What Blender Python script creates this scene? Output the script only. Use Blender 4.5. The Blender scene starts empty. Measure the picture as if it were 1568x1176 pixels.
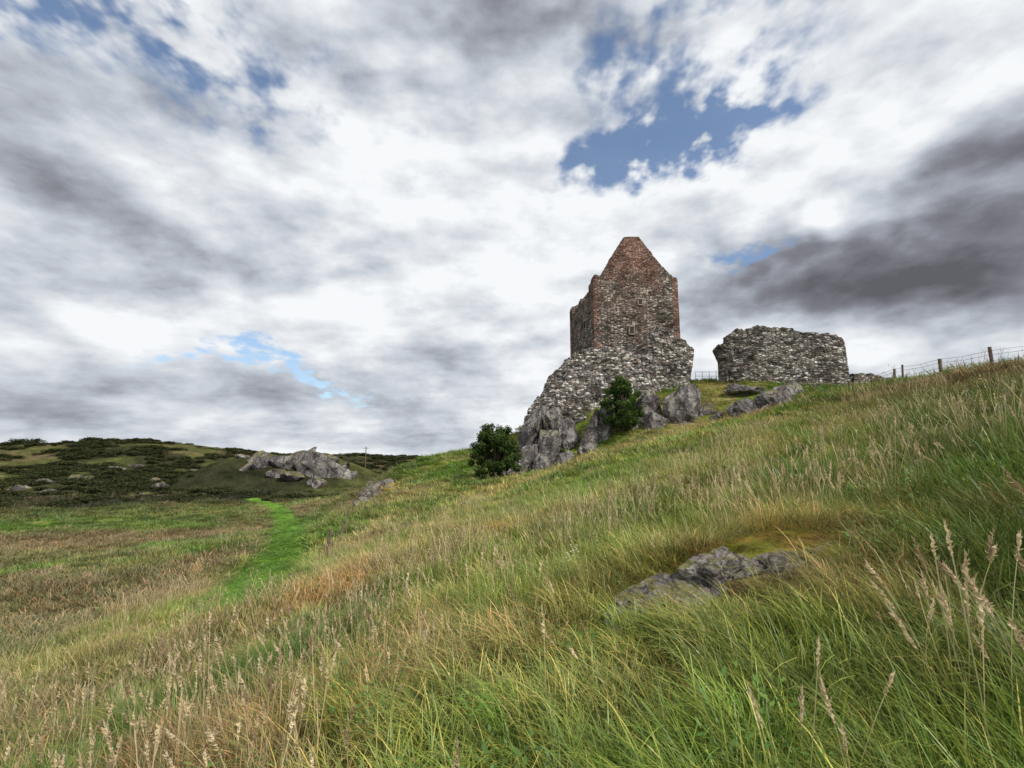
import bpy, bmesh, math, numpy as np
from mathutils import Vector, Matrix
rng=np.random.default_rng(7)
scene=bpy.context.scene
# ------------------------------------------------------------------ noise
def _h(ix,iy,iz,s):
    n=(ix.astype(np.int64)*374761393+iy.astype(np.int64)*668265263+iz.astype(np.int64)*2147483647+s*974634777)&0xffffffff
    n=((n^(n>>13))*1274126177)&0xffffffff
    n=((n^(n>>16))*2246822519)&0xffffffff
    return ((n^(n>>15))&0xffffff)/float(0xffffff)
def vnoise(x,y,z=None,s=0):
    x=np.asarray(x,float);y=np.asarray(y,float)
    z=np.zeros_like(x) if z is None else np.asarray(z,float)
    ix=np.floor(x);iy=np.floor(y);iz=np.floor(z)
    fx=x-ix;fy=y-iy;fz=z-iz
    fx=fx*fx*(3-2*fx);fy=fy*fy*(3-2*fy);fz=fz*fz*(3-2*fz)
    r=0
    for a in (0,1):
        for b in (0,1):
            for c in (0,1):
                r=r+_h(ix+a,iy+b,iz+c,s)*(fx if a else 1-fx)*(fy if b else 1-fy)*(fz if c else 1-fz)
    return r*2-1
def fbm(x,y,z=None,s=0,o=4):
    r=0;a=1;t=0
    x=np.asarray(x,float);y=np.asarray(y,float)
    for i in range(o):
        f=2.03**i
        r=r+a*vnoise(x*f+i*17.3,y*f-i*9.1,None if z is None else np.asarray(z)*f,s+i);t+=a;a*=.5
    return r/t
def sstep(a,b,x):
    t=np.clip((x-a)/(b-a),0,1);return t*t*(3-2*t)
# ------------------------------------------------------------------ terrain
def base(x,y):
    neg=-5.5*np.tanh(np.clip(-x,0,None)*.28/5.5)
    xp=np.clip(x,0,60)
    pos=-.5*np.log(np.exp(-.28*xp/.5)+np.exp(-5.8/.5))
    return -1.7+np.where(x<0,neg,pos)
CP=np.array([
(0,0,-1.7),(-4,4,-2.8),(4,3,-.6),(0,10,-1.8),(-8.8,18.3,-4.1),(-4,12,-2.8),(8,10,.4),(10,20,1.0),(0,25,-1.8),(-10.6,25,-4.4),
(-15.3,37.5,-5.2),(-22.6,53,-6.2),(-39.6,86,-7.0),(-16,17,-5.9),(18,18,3.2),(30,20,4.0),(22,33,4.3),(24,36,4.7),(35,36,5.2),
(14.7,44,2.7),(8,42,.7),(0,44,-1.5),(-4,45,-1.8),(-4,60,1.1),(-10.2,60,.1),(-13.8,60,-1.3),(-17.5,60,-3.6),(-12,48,-3.4),(-22,62,-5.6),(-8,40,-3.0),
(14,62,8),(20,58,8.8),(28,55,8.4),(14,57,8.5),(8,56,7.5),(5,55,5),(24,64,8.6),(33,53,7.8),(20,75,7.5),(12,75,7),(5,70,3),
(18.7,50.5,6.6),(17,46,3.1),(22.7,44.5,3.4),(25,49,7.0),(28.8,48,6.4),(30,45,6.0),(20,48,5.2),(13,49.5,4.6),(10,48,2.6),(7.7,47,1.0),(3,47.5,-1.0),
(38,56,8.2),(45,60,7),(60,60,5),(60,0,3.5),(0,-20,-1.7),(-30,-20,-6.8),(30,-20,3),(-60,20,-7.2),(-60,60,-7.2),(0,100,-3),(40,110,0),(-40,125,-7.2),(-90,110,-7.0),(90,60,4)],float)
res=CP[:,2]-base(CP[:,0],CP[:,1])
D=np.sqrt((CP[:,None,0]-CP[None,:,0])**2+(CP[:,None,1]-CP[None,:,1])**2+1.5)
W=np.linalg.solve(-D-np.eye(len(CP))*1e-6,res)
def H(x,y):
    x=np.asarray(x,float);y=np.asarray(y,float)
    sh=x.shape;x=x.ravel();y=y.ravel()
    r=np.zeros_like(x)
    for i in range(len(CP)):
        r-=W[i]*np.sqrt((x-CP[i,0])**2+(y-CP[i,1])**2+1.5)
    R=np.sqrt(x*x+y*y)
    w=1-sstep(110,190,R)
    z=base(x,y)+r*w
    def g(cx,cy,sx,sy,a,ang=0):
        c,s_=math.cos(ang),math.sin(ang);dx=x-cx;dy=y-cy
        u=(dx*c+dy*s_)/sx;v=(-dx*s_+dy*c)/sy
        return a*np.exp(-(u*u+v*v)**1.3)
    z+=g(-64,152,25,15,9.3,.1)+g(-84,146,12,9,3.0)+g(-50,150,12,9,1.5)
    z+=g(-350,330,150,90,17)+g(-200,320,80,60,10)+g(-90,370,70,50,9)+g(-240,200,70,40,4)
    far=sstep(80,160,R)
    z+=far*(fbm(x/38,y/38,s=5)*2.4+fbm(x/9,y/9,s=6)*1.1)
    near=1-sstep(90,150,R)
    z+=near*(fbm(x/3.1,y/3.1,s=8,o=3)*.20*sstep(2,8,R)+fbm(x/9,y/9,s=9,o=2)*.4*sstep(10,25,R))
    z+=.24*np.exp(-(((x-2.35)/1.2)**2+((y-5.75)/.6)**2))
    return z.reshape(sh)
PATH=np.array([(-7.0,14.0),(-8.8,18.3),(-10.8,25),(-13.2,31),(-15.5,37.5),(-19,45),(-22.6,53),(-30,68),(-39.6,86),(-52,104)])
def pathd(x,y):
    d=np.full(np.shape(x),1e9)
    for (ax,ay),(bx,by) in zip(PATH[:-1],PATH[1:]):
        vx,vy=bx-ax,by-ay;t=np.clip(((x-ax)*vx+(y-ay)*vy)/(vx*vx+vy*vy),0,1)
        d=np.minimum(d,np.hypot(x-ax-t*vx,y-ay-t*vy))
    return d
def mossm(x,y):
    w=.12*vnoise(np.asarray(x)*4,np.asarray(y)*4,s=91)
    return np.exp(-(((x-2.45)/1.25+w)**2+((y-5.2)/.6+w*2)**2)**2)
def lowz(x,y):
    return np.exp(-(((x-1.9)/1.8)**2+((y-4.3)/.9)**2)**2)
def mixc(a,b,t):
    t=np.asarray(t)[...,None];return a*(1-t)+np.asarray(b)*t
def colour(x,y,k=0):
    """grass colour field in world space, with some shade painted in at right"""
    n1=fbm(x/7,y/7,s=21);n2=fbm(x/2.2,y/2.2,s=22);n3=fbm(x/22,y/22,s=23);n4=fbm(x/.9,y/.9,s=24,o=3)
    R=np.hypot(x,y)
    lush=np.array([.150,.275,.038]);dark=np.array([.058,.115,.024]);yel=np.array([.33,.35,.09])
    straw=np.array([.54,.43,.21]);brown=np.array([.26,.18,.105]);orange=np.array([.52,.30,.11])
    c=np.ones(np.shape(x)+(3,))*lush
    c=mixc(c,yel,np.clip(.32+1.1*n1+.7*n2,0,.85))
    c=mixc(c,straw,np.clip(-.02+1.4*n4+.7*n1,0,.65)*sstep(1.5,4,R))
    c=mixc(c,dark,np.clip(-n2*1.2-.08+n3*.3,0,.75))
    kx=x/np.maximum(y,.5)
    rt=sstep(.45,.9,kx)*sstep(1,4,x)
    c=mixc(c,dark*1.0,rt*np.clip(.58+n2*.6,0,.9))  # dark lush grass plus cloud shade, painted into the colour on the right
    c=mixc(c,brown*.9,sstep(9,17,x)*(1-sstep(34,42,y))*np.clip(.42+n1,0,.75))
    lf=sstep(-.4,-3.0,x)*(1-sstep(9,18,R))
    c=mixc(c,brown,lf*np.clip(.50+n2*1.1,0,.9))
    lv=sstep(-9,-16,x)*(1-sstep(60,90,y))
    c=mixc(c,dark*1.35,lv*np.clip(.55+n1*.9,0,.85))
    c=mixc(c,brown*1.1+.02,lv*np.clip(n3*1.8+n1*.9+.0,0,.75))
    dry=np.exp(-((y-35-.25*x)/5.5)**2)*sstep(-2,6,x)
    c=mixc(c,straw*.9,dry*np.clip(.36+n1*1.,0,.8))
    dr2=np.exp(-(((x+6.2)/2.6)**2+((y-25)/9)**2))
    c=mixc(c,straw*.85,dr2*np.clip(.45+n2*.9,0,.85))
    def spot(cx,cy,rx,ry,col,a,cc):
        m=np.exp(-(((x-cx)/rx)**2+((y-cy)/ry)**2)**1.5)*a
        return mixc(cc,col,np.clip(m*(1+.5*n2),0,1))
    c=spot(-3.7,11.0,1.0,1.6,orange,.85,c)
    c=spot(-.3,13.4,.45,1.3,orange,.8,c)
    c=spot(-13,21,3.0,2.2,brown*1.4,.5,c)
    c=spot(-9.5,42,4,7,straw*.8,.55,c)
    c=spot(2.5,19,4,6,lush*1.15,.55,c)
    c=spot(.8,8,2.0,2.6,lush*1.05,.5,c)
    c=spot(.5,3.6,1.4,1.2,lush*1.05,.4,c)
    c=spot(-.9,4.9,.6,.5,straw,.6,c)
    c=spot(9,26,6,5,yel*1.0,.5,c)
    c=spot(3.8,9.2,1.6,.9,yel*1.0,.6,c)
    fr=sstep(75,115,R)
    moor=mixc(mixc(np.ones_like(c)*np.array([.105,.115,.042]),np.array([.042,.045,.025]),np.clip(.68+fbm(x/20,y/12,s=31)*2.6,0,1)),
              np.array([.17,.13,.08]),np.clip(fbm(x/30,y/15,s=33)*2.2-.1,0,.6))
    c=mixc(c,moor,fr)
    pd=pathd(x,y)+fbm(x/1.5,y/1.5,s=40,o=2)*.35
    c=mixc(c,np.array([.14,.29,.04])*(1+.3*n4[...,None]),(1-sstep(1.0,1.5,pd))*.93)
    mm=mossm(x,y)
    nn=fbm(x*3,y*3,s=50)
    mc=mixc(np.ones_like(c)*np.array([.26,.27,.055]),np.array([.36,.20,.06]),np.clip(.35+nn*2.2,0,1))
    mc=mixc(mc,np.array([.17,.115,.07]),np.clip(-(y-5.25)*2.4+nn*1.8+.1,0,.95))
    c=mixc(c,mc,np.clip(mm*1.3,0,1))
    return c
# ------------------------------------------------------------------ helpers
def mk(name,verts,faces,mats=(),parent=None,smooth=False,attrs=None):
    me=bpy.data.meshes.new(name)
    me.from_pydata([tuple(v) for v in verts],[],[tuple(int(i) for i in f) for f in faces])
    for m in mats: me.materials.append(m)
    if smooth: me.polygons.foreach_set('use_smooth',[True]*len(me.polygons))
    for k,(typ,arr) in (attrs or {}).items():
        a=me.attributes.new(k,typ,'POINT')
        if typ=='FLOAT': a.data.foreach_set('value',np.asarray(arr,float).ravel())
        elif typ=='FLOAT_VECTOR': a.data.foreach_set('vector',np.asarray(arr,float).ravel())
        elif typ=='INT': a.data.foreach_set('value',np.asarray(arr,np.int32).ravel())
        elif typ=='FLOAT_COLOR':
            c=np.ones((len(arr),4));c[:,:3]=arr;a.data.foreach_set('color',c.ravel())
    me.update()
    ob=bpy.data.objects.new(name,me)
    scene.collection.objects.link(ob)
    if parent: ob.parent=parent
    return ob
def empty(name):
    e=bpy.data.objects.new(name,None);scene.collection.objects.link(e);return e
def newmat(name):
    m=bpy.data.materials.new(name);m.use_nodes=True;nt=m.node_tree;nt.nodes.clear()
    out=nt.nodes.new('ShaderNodeOutputMaterial');return m,nt,out
def nd(nt,t,props=None,**ins):
    n=nt.nodes.new(t)
    for k,v in (props or {}).items(): setattr(n,k,v)
    for k,v in ins.items():
        key=k.replace('_',' ')
        s=n.inputs[int(k[1:])] if (k[0]=='i' and k[1:].isdigit()) else n.inputs[key]
        if isinstance(v,bpy.types.NodeSocket): nt.links.new(v,s)
        else: s.default_value=v
    return n
def math_(nt,op,a,b=0.,c=0.,clamp=False):
    n=nt.nodes.new('ShaderNodeMath');n.operation=op;n.use_clamp=clamp
    for i,v in enumerate((a,b,c)):
        if isinstance(v,bpy.types.NodeSocket): nt.links.new(v,n.inputs[i])
        else: n.inputs[i].default_value=v
    return n.outputs[0]
def mixrgb(nt,f,a,b,blend='MIX'):
    n=nt.nodes.new('ShaderNodeMix');n.data_type='RGBA';n.blend_type=blend
    for s,v in ((n.inputs[0],f),(n.inputs[6],a),(n.inputs[7],b)):
        if isinstance(v,bpy.types.NodeSocket): nt.links.new(v,s)
        elif isinstance(v,(int,float)): s.default_value=v
        else: s.default_value=(*v,1)
    return n.outputs[2]
def ramp(nt,f,stops):
    n=nt.nodes.new('ShaderNodeValToRGB');cr=n.color_ramp
    while len(cr.elements)<len(stops): cr.elements.new(.5)
    for e,(p,c) in zip(cr.elements,stops):
        e.position=p;e.color=(*c,1) if len(c)==3 else c
    nt.links.new(f,n.inputs[0]);return n.outputs[0]
# ------------------------------------------------------------------ materials
def ground_mat():
    m,nt,out=newmat('ground_soil_grass')
    a=nd(nt,'ShaderNodeAttribute',{'attribute_name':'gcol'})
    tc=nd(nt,'ShaderNodeTexCoord')
    n1=nd(nt,'ShaderNodeTexNoise',Vector=tc.outputs['Object'],Scale=2.5,Detail=8.,Roughness=.75)
    n2=nd(nt,'ShaderNodeTexNoise',Vector=tc.outputs['Object'],Scale=.22,Detail=6.,Roughness=.7)
    v=ramp(nt,n1.outputs[0],[(.35,(.35,.35,.35)),(.65,(1.4,1.4,1.35))])
    v2=ramp(nt,n2.outputs[0],[(.35,(.5,.52,.5)),(.65,(1.3,1.25,1.2))])
    c=mixrgb(nt,1.,a.outputs['Color'],v,'MULTIPLY');c=mixrgb(nt,1.,c,v2,'MULTIPLY')
    b=nd(nt,'ShaderNodeBump',Strength=.9,Distance=.15,Height=n1.outputs[0])
    p=nd(nt,'ShaderNodeBsdfDiffuse',Color=c,Normal=b.outputs[0])
    nt.links.new(p.outputs[0],out.inputs[0]);return m
def grass_mat(name,head=False):
    m,nt,out=newmat(name)
    a=nd(nt,'ShaderNodeAttribute',{'attribute_name':'col','attribute_type':'INSTANCER'})
    t=nd(nt,'ShaderNodeAttribute',{'attribute_name':'t'})
    r=nd(nt,'ShaderNodeAttribute',{'attribute_name':'rnd'})
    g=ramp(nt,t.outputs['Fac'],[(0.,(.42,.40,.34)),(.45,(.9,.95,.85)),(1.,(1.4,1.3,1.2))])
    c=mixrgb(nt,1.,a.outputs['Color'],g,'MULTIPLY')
    rr=ramp(nt,r.outputs['Fac'],[(0.,(.55,.66,.62)),(.62,(1.1,1.05,1.)),(.80,(1.2,1.1,1.)),(1.,(2.4,1.6,2.1))])
    c=mixrgb(nt,1.,c,rr,'MULTIPLY')
    if head:
        hd=nd(nt,'ShaderNodeAttribute',{'attribute_name':'head'})
        c=mixrgb(nt,hd.outputs['Fac'],c,mixrgb(nt,r.outputs['Fac'],(.40,.29,.18),(.80,.68,.45)))
    d=nd(nt,'ShaderNodeBsdfDiffuse',Color=c)
    tr=nd(nt,'ShaderNodeBsdfTranslucent',Color=c)
    mx=nd(nt,'ShaderNodeMixShader',i0=.3,i1=d.outputs[0],i2=tr.outputs[0])
    if not head:
        gl=nd(nt,'ShaderNodeBsdfGlossy',Color=(.9,.95,1.,1.),Roughness=.45)
        mx=nd(nt,'ShaderNodeMixShader',i0=.03,i1=mx.outputs[0],i2=gl.outputs[0])
    nt.links.new(mx.outputs[0],out.inputs[0]);return m
def leaf_mat(name,c1,c2):
    m,nt,out=newmat(name)
    r=nd(nt,'ShaderNodeAttribute',{'attribute_name':'rnd'})
    c=mixrgb(nt,r.outputs['Fac'],c1,c2)
    d=nd(nt,'ShaderNodeBsdfDiffuse',Color=c)
    tr=nd(nt,'ShaderNodeBsdfTranslucent',Color=c)
    mx=nd(nt,'ShaderNodeMixShader',i0=.25,i1=d.outputs[0],i2=tr.outputs[0])
    nt.links.new(mx.outputs[0],out.inputs[0]);return m
def masonry_mat(name,sc=1.,bright=1.,warm=0.,con=1.):
    m,nt,out=newmat(name)
    tc=nd(nt,'ShaderNodeTexCoord')
    wn=nd(nt,'ShaderNodeTexNoise',Vector=tc.outputs['Object'],Scale=1.3,Detail=3.)
    off=nd(nt,'ShaderNodeVectorMath',{'operation':'MULTIPLY_ADD'},i0=wn.outputs['Color'],i1=(.25,.25,.25),i2=tc.outputs['Object'])
    mp=nd(nt,'ShaderNodeMapping',Vector=off.outputs[0]);mp.inputs['Scale'].default_value=(1.9*sc,1.9*sc,3.9*sc)
    vc=nd(nt,'ShaderNodeTexVoronoi',Vector=mp.outputs[0],Scale=1.,Randomness=.85)
    ve=nd(nt,'ShaderNodeTexVoronoi',{'feature':'DISTANCE_TO_EDGE'},Vector=mp.outputs[0],Scale=1.,Randomness=.85)
    sep=nd(nt,'ShaderNodeSeparateColor',Color=vc.outputs['Color'])
    B=bright;w1=1+.25*warm;w3=1-.2*warm
    st=ramp(nt,sep.outputs[0],[(0.,(.07*B*w1,.063*B,.06*B*w3)),(.25,(.14*B*w1,.128*B,.12*B*w3)),(.55,(.26*B*w1,.24*B,.215*B*w3)),(.78,(.40*B*w1,.375*B,.34*B*w3)),(1.,(.66*B*w1,.63*B,.57*B*w3))])
    st=mixrgb(nt,math_(nt,'MULTIPLY',math_(nt,'GREATER_THAN',sep.outputs[1],.82),.5),st,(.24*B,.16*B,.12*B))
    red=nd(nt,'ShaderNodeAttribute',{'attribute_name':'red'})
    rc=ramp(nt,sep.outputs[2],[(0.,(.20,.115,.09)),(.5,(.33,.19,.15)),(1.,(.48,.31,.25))])
    st=mixrgb(nt,red.outputs['Fac'],st,rc)
    fn=nd(nt,'ShaderNodeTexNoise',Vector=tc.outputs['Object'],Scale=.55,Detail=5.,Roughness=.65)
    st=mixrgb(nt,1.,st,ramp(nt,fn.outputs[0],[(.34,(.42,.41,.40)),(.62,(1.2,1.2,1.2))]),'MULTIPLY')
    f2=nd(nt,'ShaderNodeTexNoise',Vector=tc.outputs['Object'],Scale=9.,Detail=4.,Roughness=.7)
    st=mixrgb(nt,1.,st,ramp(nt,f2.outputs[0],[(.3,(.55,.55,.55)),(.7,(1.35,1.35,1.35))]),'MULTIPLY')
    mort=ramp(nt,ve.outputs['Distance'],[(.02,(1,1,1)),(.11,(0,0,0))])
    c=mixrgb(nt,math_(nt,'MULTIPLY',mort,.85),st,(.045,.041,.037))
    hgt=math_(nt,'ADD',math_(nt,'MINIMUM',ve.outputs['Distance'],.18),math_(nt,'MULTIPLY',sep.outputs[1],.12))
    hgt=math_(nt,'ADD',hgt,math_(nt,'MULTIPLY',f2.outputs[0],.06))
    b=nd(nt,'ShaderNodeBump',Strength=1.,Distance=.4,Height=hgt)
    p=nd(nt,'ShaderNodeBsdfDiffuse',Color=c,Normal=b.outputs[0])
    nt.links.new(p.outputs[0],out.inputs[0]);return m
def rock_mat(name,sc=1.,moss=.75,br=1.):
    m,nt,out=newmat(name)
    tc=nd(nt,'ShaderNodeTexCoord')
    n1=nd(nt,'ShaderNodeTexNoise',Vector=tc.outputs['Object'],Scale=.8*sc,Detail=8.,Roughness=.72,Distortion=.6)
    n2=nd(nt,'ShaderNodeTexNoise',Vector=tc.outputs['Object'],Scale=4.5*sc,Detail=6.,Roughness=.75)
    mp=nd(nt,'ShaderNodeMapping',Vector=tc.outputs['Object']);mp.inputs['Scale'].default_value=(.7*sc,.7*sc,.28*sc);mp.inputs['Rotation'].default_value=(.3,.5,0)
    wv=nd(nt,'ShaderNodeVectorMath',{'operation':'MULTIPLY_ADD'},i0=n1.outputs['Color'],i1=(.7,.7,.7),i2=mp.outputs[0])
    vo=nd(nt,'ShaderNodeTexVoronoi',{'feature':'DISTANCE_TO_EDGE'},Vector=wv.outputs[0],Scale=1.6)
    c=ramp(nt,n1.outputs[0],[(.32,(.10*br,.088*br,.088*br)),(.46,(.21*br,.19*br,.185*br)),(.56,(.33*br,.305*br,.285*br)),(.68,(.58*br,.55*br,.50*br))])
    c=mixrgb(nt,1.,c,ramp(nt,n2.outputs[0],[(.3,(.4,.39,.41)),(.55,(1,1,1)),(.68,(1.6,1.6,1.55))]),'MULTIPLY')
    cr=ramp(nt,vo.outputs['Distance'],[(.0,(1,1,1)),(.05,(0,0,0))])
    c=mixrgb(nt,math_(nt,'MULTIPLY',cr,.7),c,(.035,.032,.032))
    geo=nd(nt,'ShaderNodeNewGeometry');sx=nd(nt,'ShaderNodeSeparateXYZ',Vector=geo.outputs['Normal'])
    up=math_(nt,'ADD',sx.outputs[2],math_(nt,'MULTIPLY',math_(nt,'SUBTRACT',n1.outputs[0],.5),1.8))
    ms=ramp(nt,up,[(.70,(0,0,0)),(.9,(1,1,1))])
    c=mixrgb(nt,math_(nt,'MULTIPLY',ms,moss),c,mixrgb(nt,n2.outputs[0],(.07,.10,.025),(.30,.25,.08)))
    h=math_(nt,'ADD',math_(nt,'MULTIPLY',math_(nt,'MINIMUM',vo.outputs['Distance'],.12),3.),math_(nt,'MULTIPLY',n2.outputs[0],.5))
    h=math_(nt,'ADD',h,n1.outputs[0])
    b=nd(nt,'ShaderNodeBump',Strength=1.,Distance=.35/sc,Height=h)
    p=nd(nt,'ShaderNodeBsdfDiffuse',Color=c,Normal=b.outputs[0])
    nt.links.new(p.outputs[0],out.inputs[0]);return m
def simple_mat(name,col,rough=.8,scale=8.,var=.5,metal=0.):
    m,nt,out=newmat(name)
    tc=nd(nt,'ShaderNodeTexCoord')
    n1=nd(nt,'ShaderNodeTexNoise',Vector=tc.outputs['Object'],Scale=scale,Detail=6.)
    c=mixrgb(nt,1.,col,ramp(nt,n1.outputs[0],[(.3,(1-var,)*3),(.7,(1+var,)*3)]),'MULTIPLY')
    b=nd(nt,'ShaderNodeBump',Strength=.4,Distance=.03,Height=n1.outputs[0])
    p=nd(nt,'ShaderNodeBsdfPrincipled',Base_Color=c,Roughness=rough,Metallic=metal,Normal=b.outputs[0])
    nt.links.new(p.outputs[0],out.inputs[0]);return m
M_ground=ground_mat();M_grass=grass_mat('grass_blades');M_seed=grass_mat('grass_seed',True)
M_wall=masonry_mat('rubble_masonry',1.25,1.15);M_tower=masonry_mat('tower_masonry',1.4,1.05,.2);M_ruin=masonry_mat('ruin_masonry',1.25,1.05)
M_rock=rock_mat('crag_rock',1.,.75,1.1);M_rockS=rock_mat('boulder_rock',4.5,.85,1.25)
M_wood=simple_mat('weathered_wood',(.16,.11,.075));M_wire=simple_mat('fence_wire',(.2,.2,.2),.5,metal=.8)
M_dark=simple_mat('painted_opening_shade',(.03,.027,.025));M_slate=simple_mat('stone_roof',(.12,.11,.10),scale=3.)  # dark colour paints the shade inside the window openings
M_red=simple_mat('dressed_sandstone',(.30,.23,.19),scale=3.)
M_leaf=leaf_mat('hawthorn_leaves',(.028,.05,.015),(.10,.15,.042))
M_leaf2=leaf_mat('elder_leaves',(.035,.07,.018),(.13,.20,.05))
M_gorse=leaf_mat('gorse_foliage',(.022,.03,.014),(.07,.075,.032))
M_bark=simple_mat('bark',(.06,.045,.035))
# ------------------------------------------------------------------ ground
th=np.concatenate([np.linspace(-64,64,900),np.linspace(64,296,180)[1:-1]])*math.pi/180
nr=430
rr=np.concatenate([[.15],.3*np.exp(np.linspace(0,math.log(4000/.3),nr-1))])
TH,RR=np.meshgrid(th,rr)
X=RR*np.sin(TH);Y=RR*np.cos(TH);Z=H(X,Y)
nt_=len(th)
V=np.stack([X,Y,Z],-1).reshape(-1,3)
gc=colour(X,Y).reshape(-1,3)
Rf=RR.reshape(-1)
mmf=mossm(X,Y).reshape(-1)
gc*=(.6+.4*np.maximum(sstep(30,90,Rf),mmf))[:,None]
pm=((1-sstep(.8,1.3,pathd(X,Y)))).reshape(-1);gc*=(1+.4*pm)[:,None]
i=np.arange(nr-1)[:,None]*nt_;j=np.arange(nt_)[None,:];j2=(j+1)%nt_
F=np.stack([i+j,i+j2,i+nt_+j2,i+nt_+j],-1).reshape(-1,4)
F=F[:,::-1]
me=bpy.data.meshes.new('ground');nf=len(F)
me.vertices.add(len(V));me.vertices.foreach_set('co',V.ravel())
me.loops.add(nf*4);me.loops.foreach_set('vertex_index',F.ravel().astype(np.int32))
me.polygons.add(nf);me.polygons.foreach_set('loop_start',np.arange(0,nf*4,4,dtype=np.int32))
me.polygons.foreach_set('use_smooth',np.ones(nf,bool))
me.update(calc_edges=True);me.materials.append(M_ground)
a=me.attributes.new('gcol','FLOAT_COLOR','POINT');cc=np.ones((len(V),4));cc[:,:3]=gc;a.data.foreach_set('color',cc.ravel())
ground=bpy.data.objects.new('ground',me);scene.collection.objects.link(ground)
# ------------------------------------------------------------------ rocks
EXC=[]
def rock_geo(c,s,seed,rot=0.,tilt=0.,sub=5,nplanes=22,rough=.07,dmin=.45):
    r=np.random.default_rng(seed)
    bm=bmesh.new();bmesh.ops.create_icosphere(bm,subdivisions=sub,radius=1.)
    v=np.array([q.co[:] for q in bm.verts]);f=[[q.index for q in p.verts] for p in bm.faces];bm.free()
    for k in range(nplanes):
        n=r.normal(size=3);n[2]*=.7;n/=np.linalg.norm(n);d=r.uniform(dmin,.85)
        e=v@n-d;v-=np.clip(e,0,None)[:,None]*n
    nn=fbm(v[:,0]*1.6+seed,v[:,1]*1.6,v[:,2]*1.6,s=seed,o=5)[:,None]
    q=fbm(v[:,0]*4+seed,v[:,1]*4,v[:,2]*2,s=seed+3,o=3)[:,None]
    v=v*(1+nn*rough*3.6-np.abs(q)*rough*3.)
    v=v*np.array(s)*1.12
    Mt=Matrix.Rotation(rot,3,'Z')@Matrix.Rotation(tilt,3,'Y')
    v=v@np.array(Mt).T+np.array(c)
    return v,f
def rocks(name,lst,mat,sub=5,exc=True,**kw):
    vs=[];fs=[];o=0
    for k,(c,s,rot,tilt) in enumerate(lst):
        v,f=rock_geo(c,s,k*13+len(name)*7,rot,tilt,sub,**kw)
        vs.append(v);fs+= [[a+o for a in q] for q in f];o+=len(v)
        if exc: EXC.append((c[0],c[1],s[0]*.7,s[1]*.7))
    return mk(name,np.vstack(vs),fs,[mat])
def g0(x,y): return float(H(np.array([x]),np.array([y]))[0])
rocks('crag',[((1.4,49.0,-.1),(2.1,2.1,3.1),.4,.4),((3.4,49.5,.9),(1.9,1.8,3.4),.1,.45),((5.6,49.8,2.0),(1.8,1.5,2.5),.8,.3),
 ((7.4,48.8,1.8),(1.7,1.4,2.7),.3,.3),((2.0,51.2,2.6),(1.6,1.7,3.2),.3,.35),((9.3,50.6,3.9),(1.6,1.3,2.2),1.,.1),((5.0,47.8,-.4),(1.7,1.2,1.7),.2,-.2),
 ((-.4,47.4,-1.6),(1.7,1.1,1.6),.2,.4),((2.6,47.2,-1.0),(1.5,1.1,1.4),1.2,.3),((7.0,47.4,.6),(1.3,.9,1.1),.6,.2),((-2.1,46.8,-2.0),(1.2,.8,.9),.9,.2),((4.2,50.4,4.2),(1.1,1.0,1.8),.5,.3),((8.7,48.6,2.0),(1.,.9,1.4),.3,.2)],M_rock)
rocks('rock_outcrop',[((15.9,47.6,4.6),(2.6,1.9,3.0),.3,.35),((13.2,49.2,5.3),(2.0,1.6,2.4),.9,.2),((13.4,47.2,3.0),(1.5,1.3,1.7),.1,.1),((17.8,47.8,3.7),(1.4,1.4,1.9),.5,.5),((11.8,48.2,3.0),(.9,.8,.9),.5,.5),((15.2,46.0,2.6),(1.4,.9,.9),.3,.1)],M_rock)
rocks('rock_outcrop',[((20.7,45.6,4.2),(2.1,1.3,1.5),.1,.1),((23.8,46.4,5.3),(2.9,1.5,1.8),.2,-.1),((22.3,48.6,6.7),(2.2,1.2,.6),-.1,.05),((26.4,47.6,5.9),(1.8,1.2,1.4),.5,.1),((18.6,46.4,3.8),(1.0,.8,.7),.5,.1),((22.2,45.2,4.0),(1.3,.9,1.0),.9,.2)],M_rock)
rocks('rock_slab',[((-12.0,47.5,-3.0),(2.6,1.2,1.5),.2,-.55),((-13.3,46.5,-4.0),(1.3,1.,1.1),.2,-.4)],M_rock)
kn=[]
rk=np.random.default_rng(4)
for k in range(15):
    x=-60+rk.normal()*12;y=143+rk.normal()*3
    kn.append(((x,y,g0(x,y)-.6),(rk.uniform(2.5,6),rk.uniform(2,3.5),rk.uniform(1.5,3.)),rk.uniform(0,3),rk.uniform(-.5,.5)))
kn.append(((-52,141,g0(-52,141)+.3),(9,4,5.0),.1,.45));kn.append(((-61,142,g0(-61,142)+.2),(7,4,4.0),.1,.3))
rocks('rocky_knoll',kn,rock_mat('knoll_rock',.35,.8,1.1),sub=4,exc=False)
sm=[]
for (x,y,s) in [(-68,116,2.6),(-62,118,1.2),(-76,112,1.5),(-95,98,1.6),(-84,120,2.),(-105,118,2.2),(-125,140,3),(-90,135,2.4),(-140,170,3),(-110,160,3)]:
    sm.append(((x,y,g0(x,y)-.15*s),(s*1.3,s,s*.7),x,.1))
for q in range(40):
    a_=rk.uniform(-.85,-.3);r_=rk.uniform(130,330);x=r_*math.sin(a_);y=r_*math.cos(a_);s=rk.uniform(1.0,2.6)*r_/180
    sm.append(((x,y,g0(x,y)-.3*s),(s*rk.uniform(1.2,2.4),s,s*.7),rk.uniform(-.4,.4),.15))
rocks('boulders',sm,rock_mat('field_rock',.5,.8,.9),sub=4,exc=False)
def gr(x,y,dz): return (x,y,g0(x,y)+dz)
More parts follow.
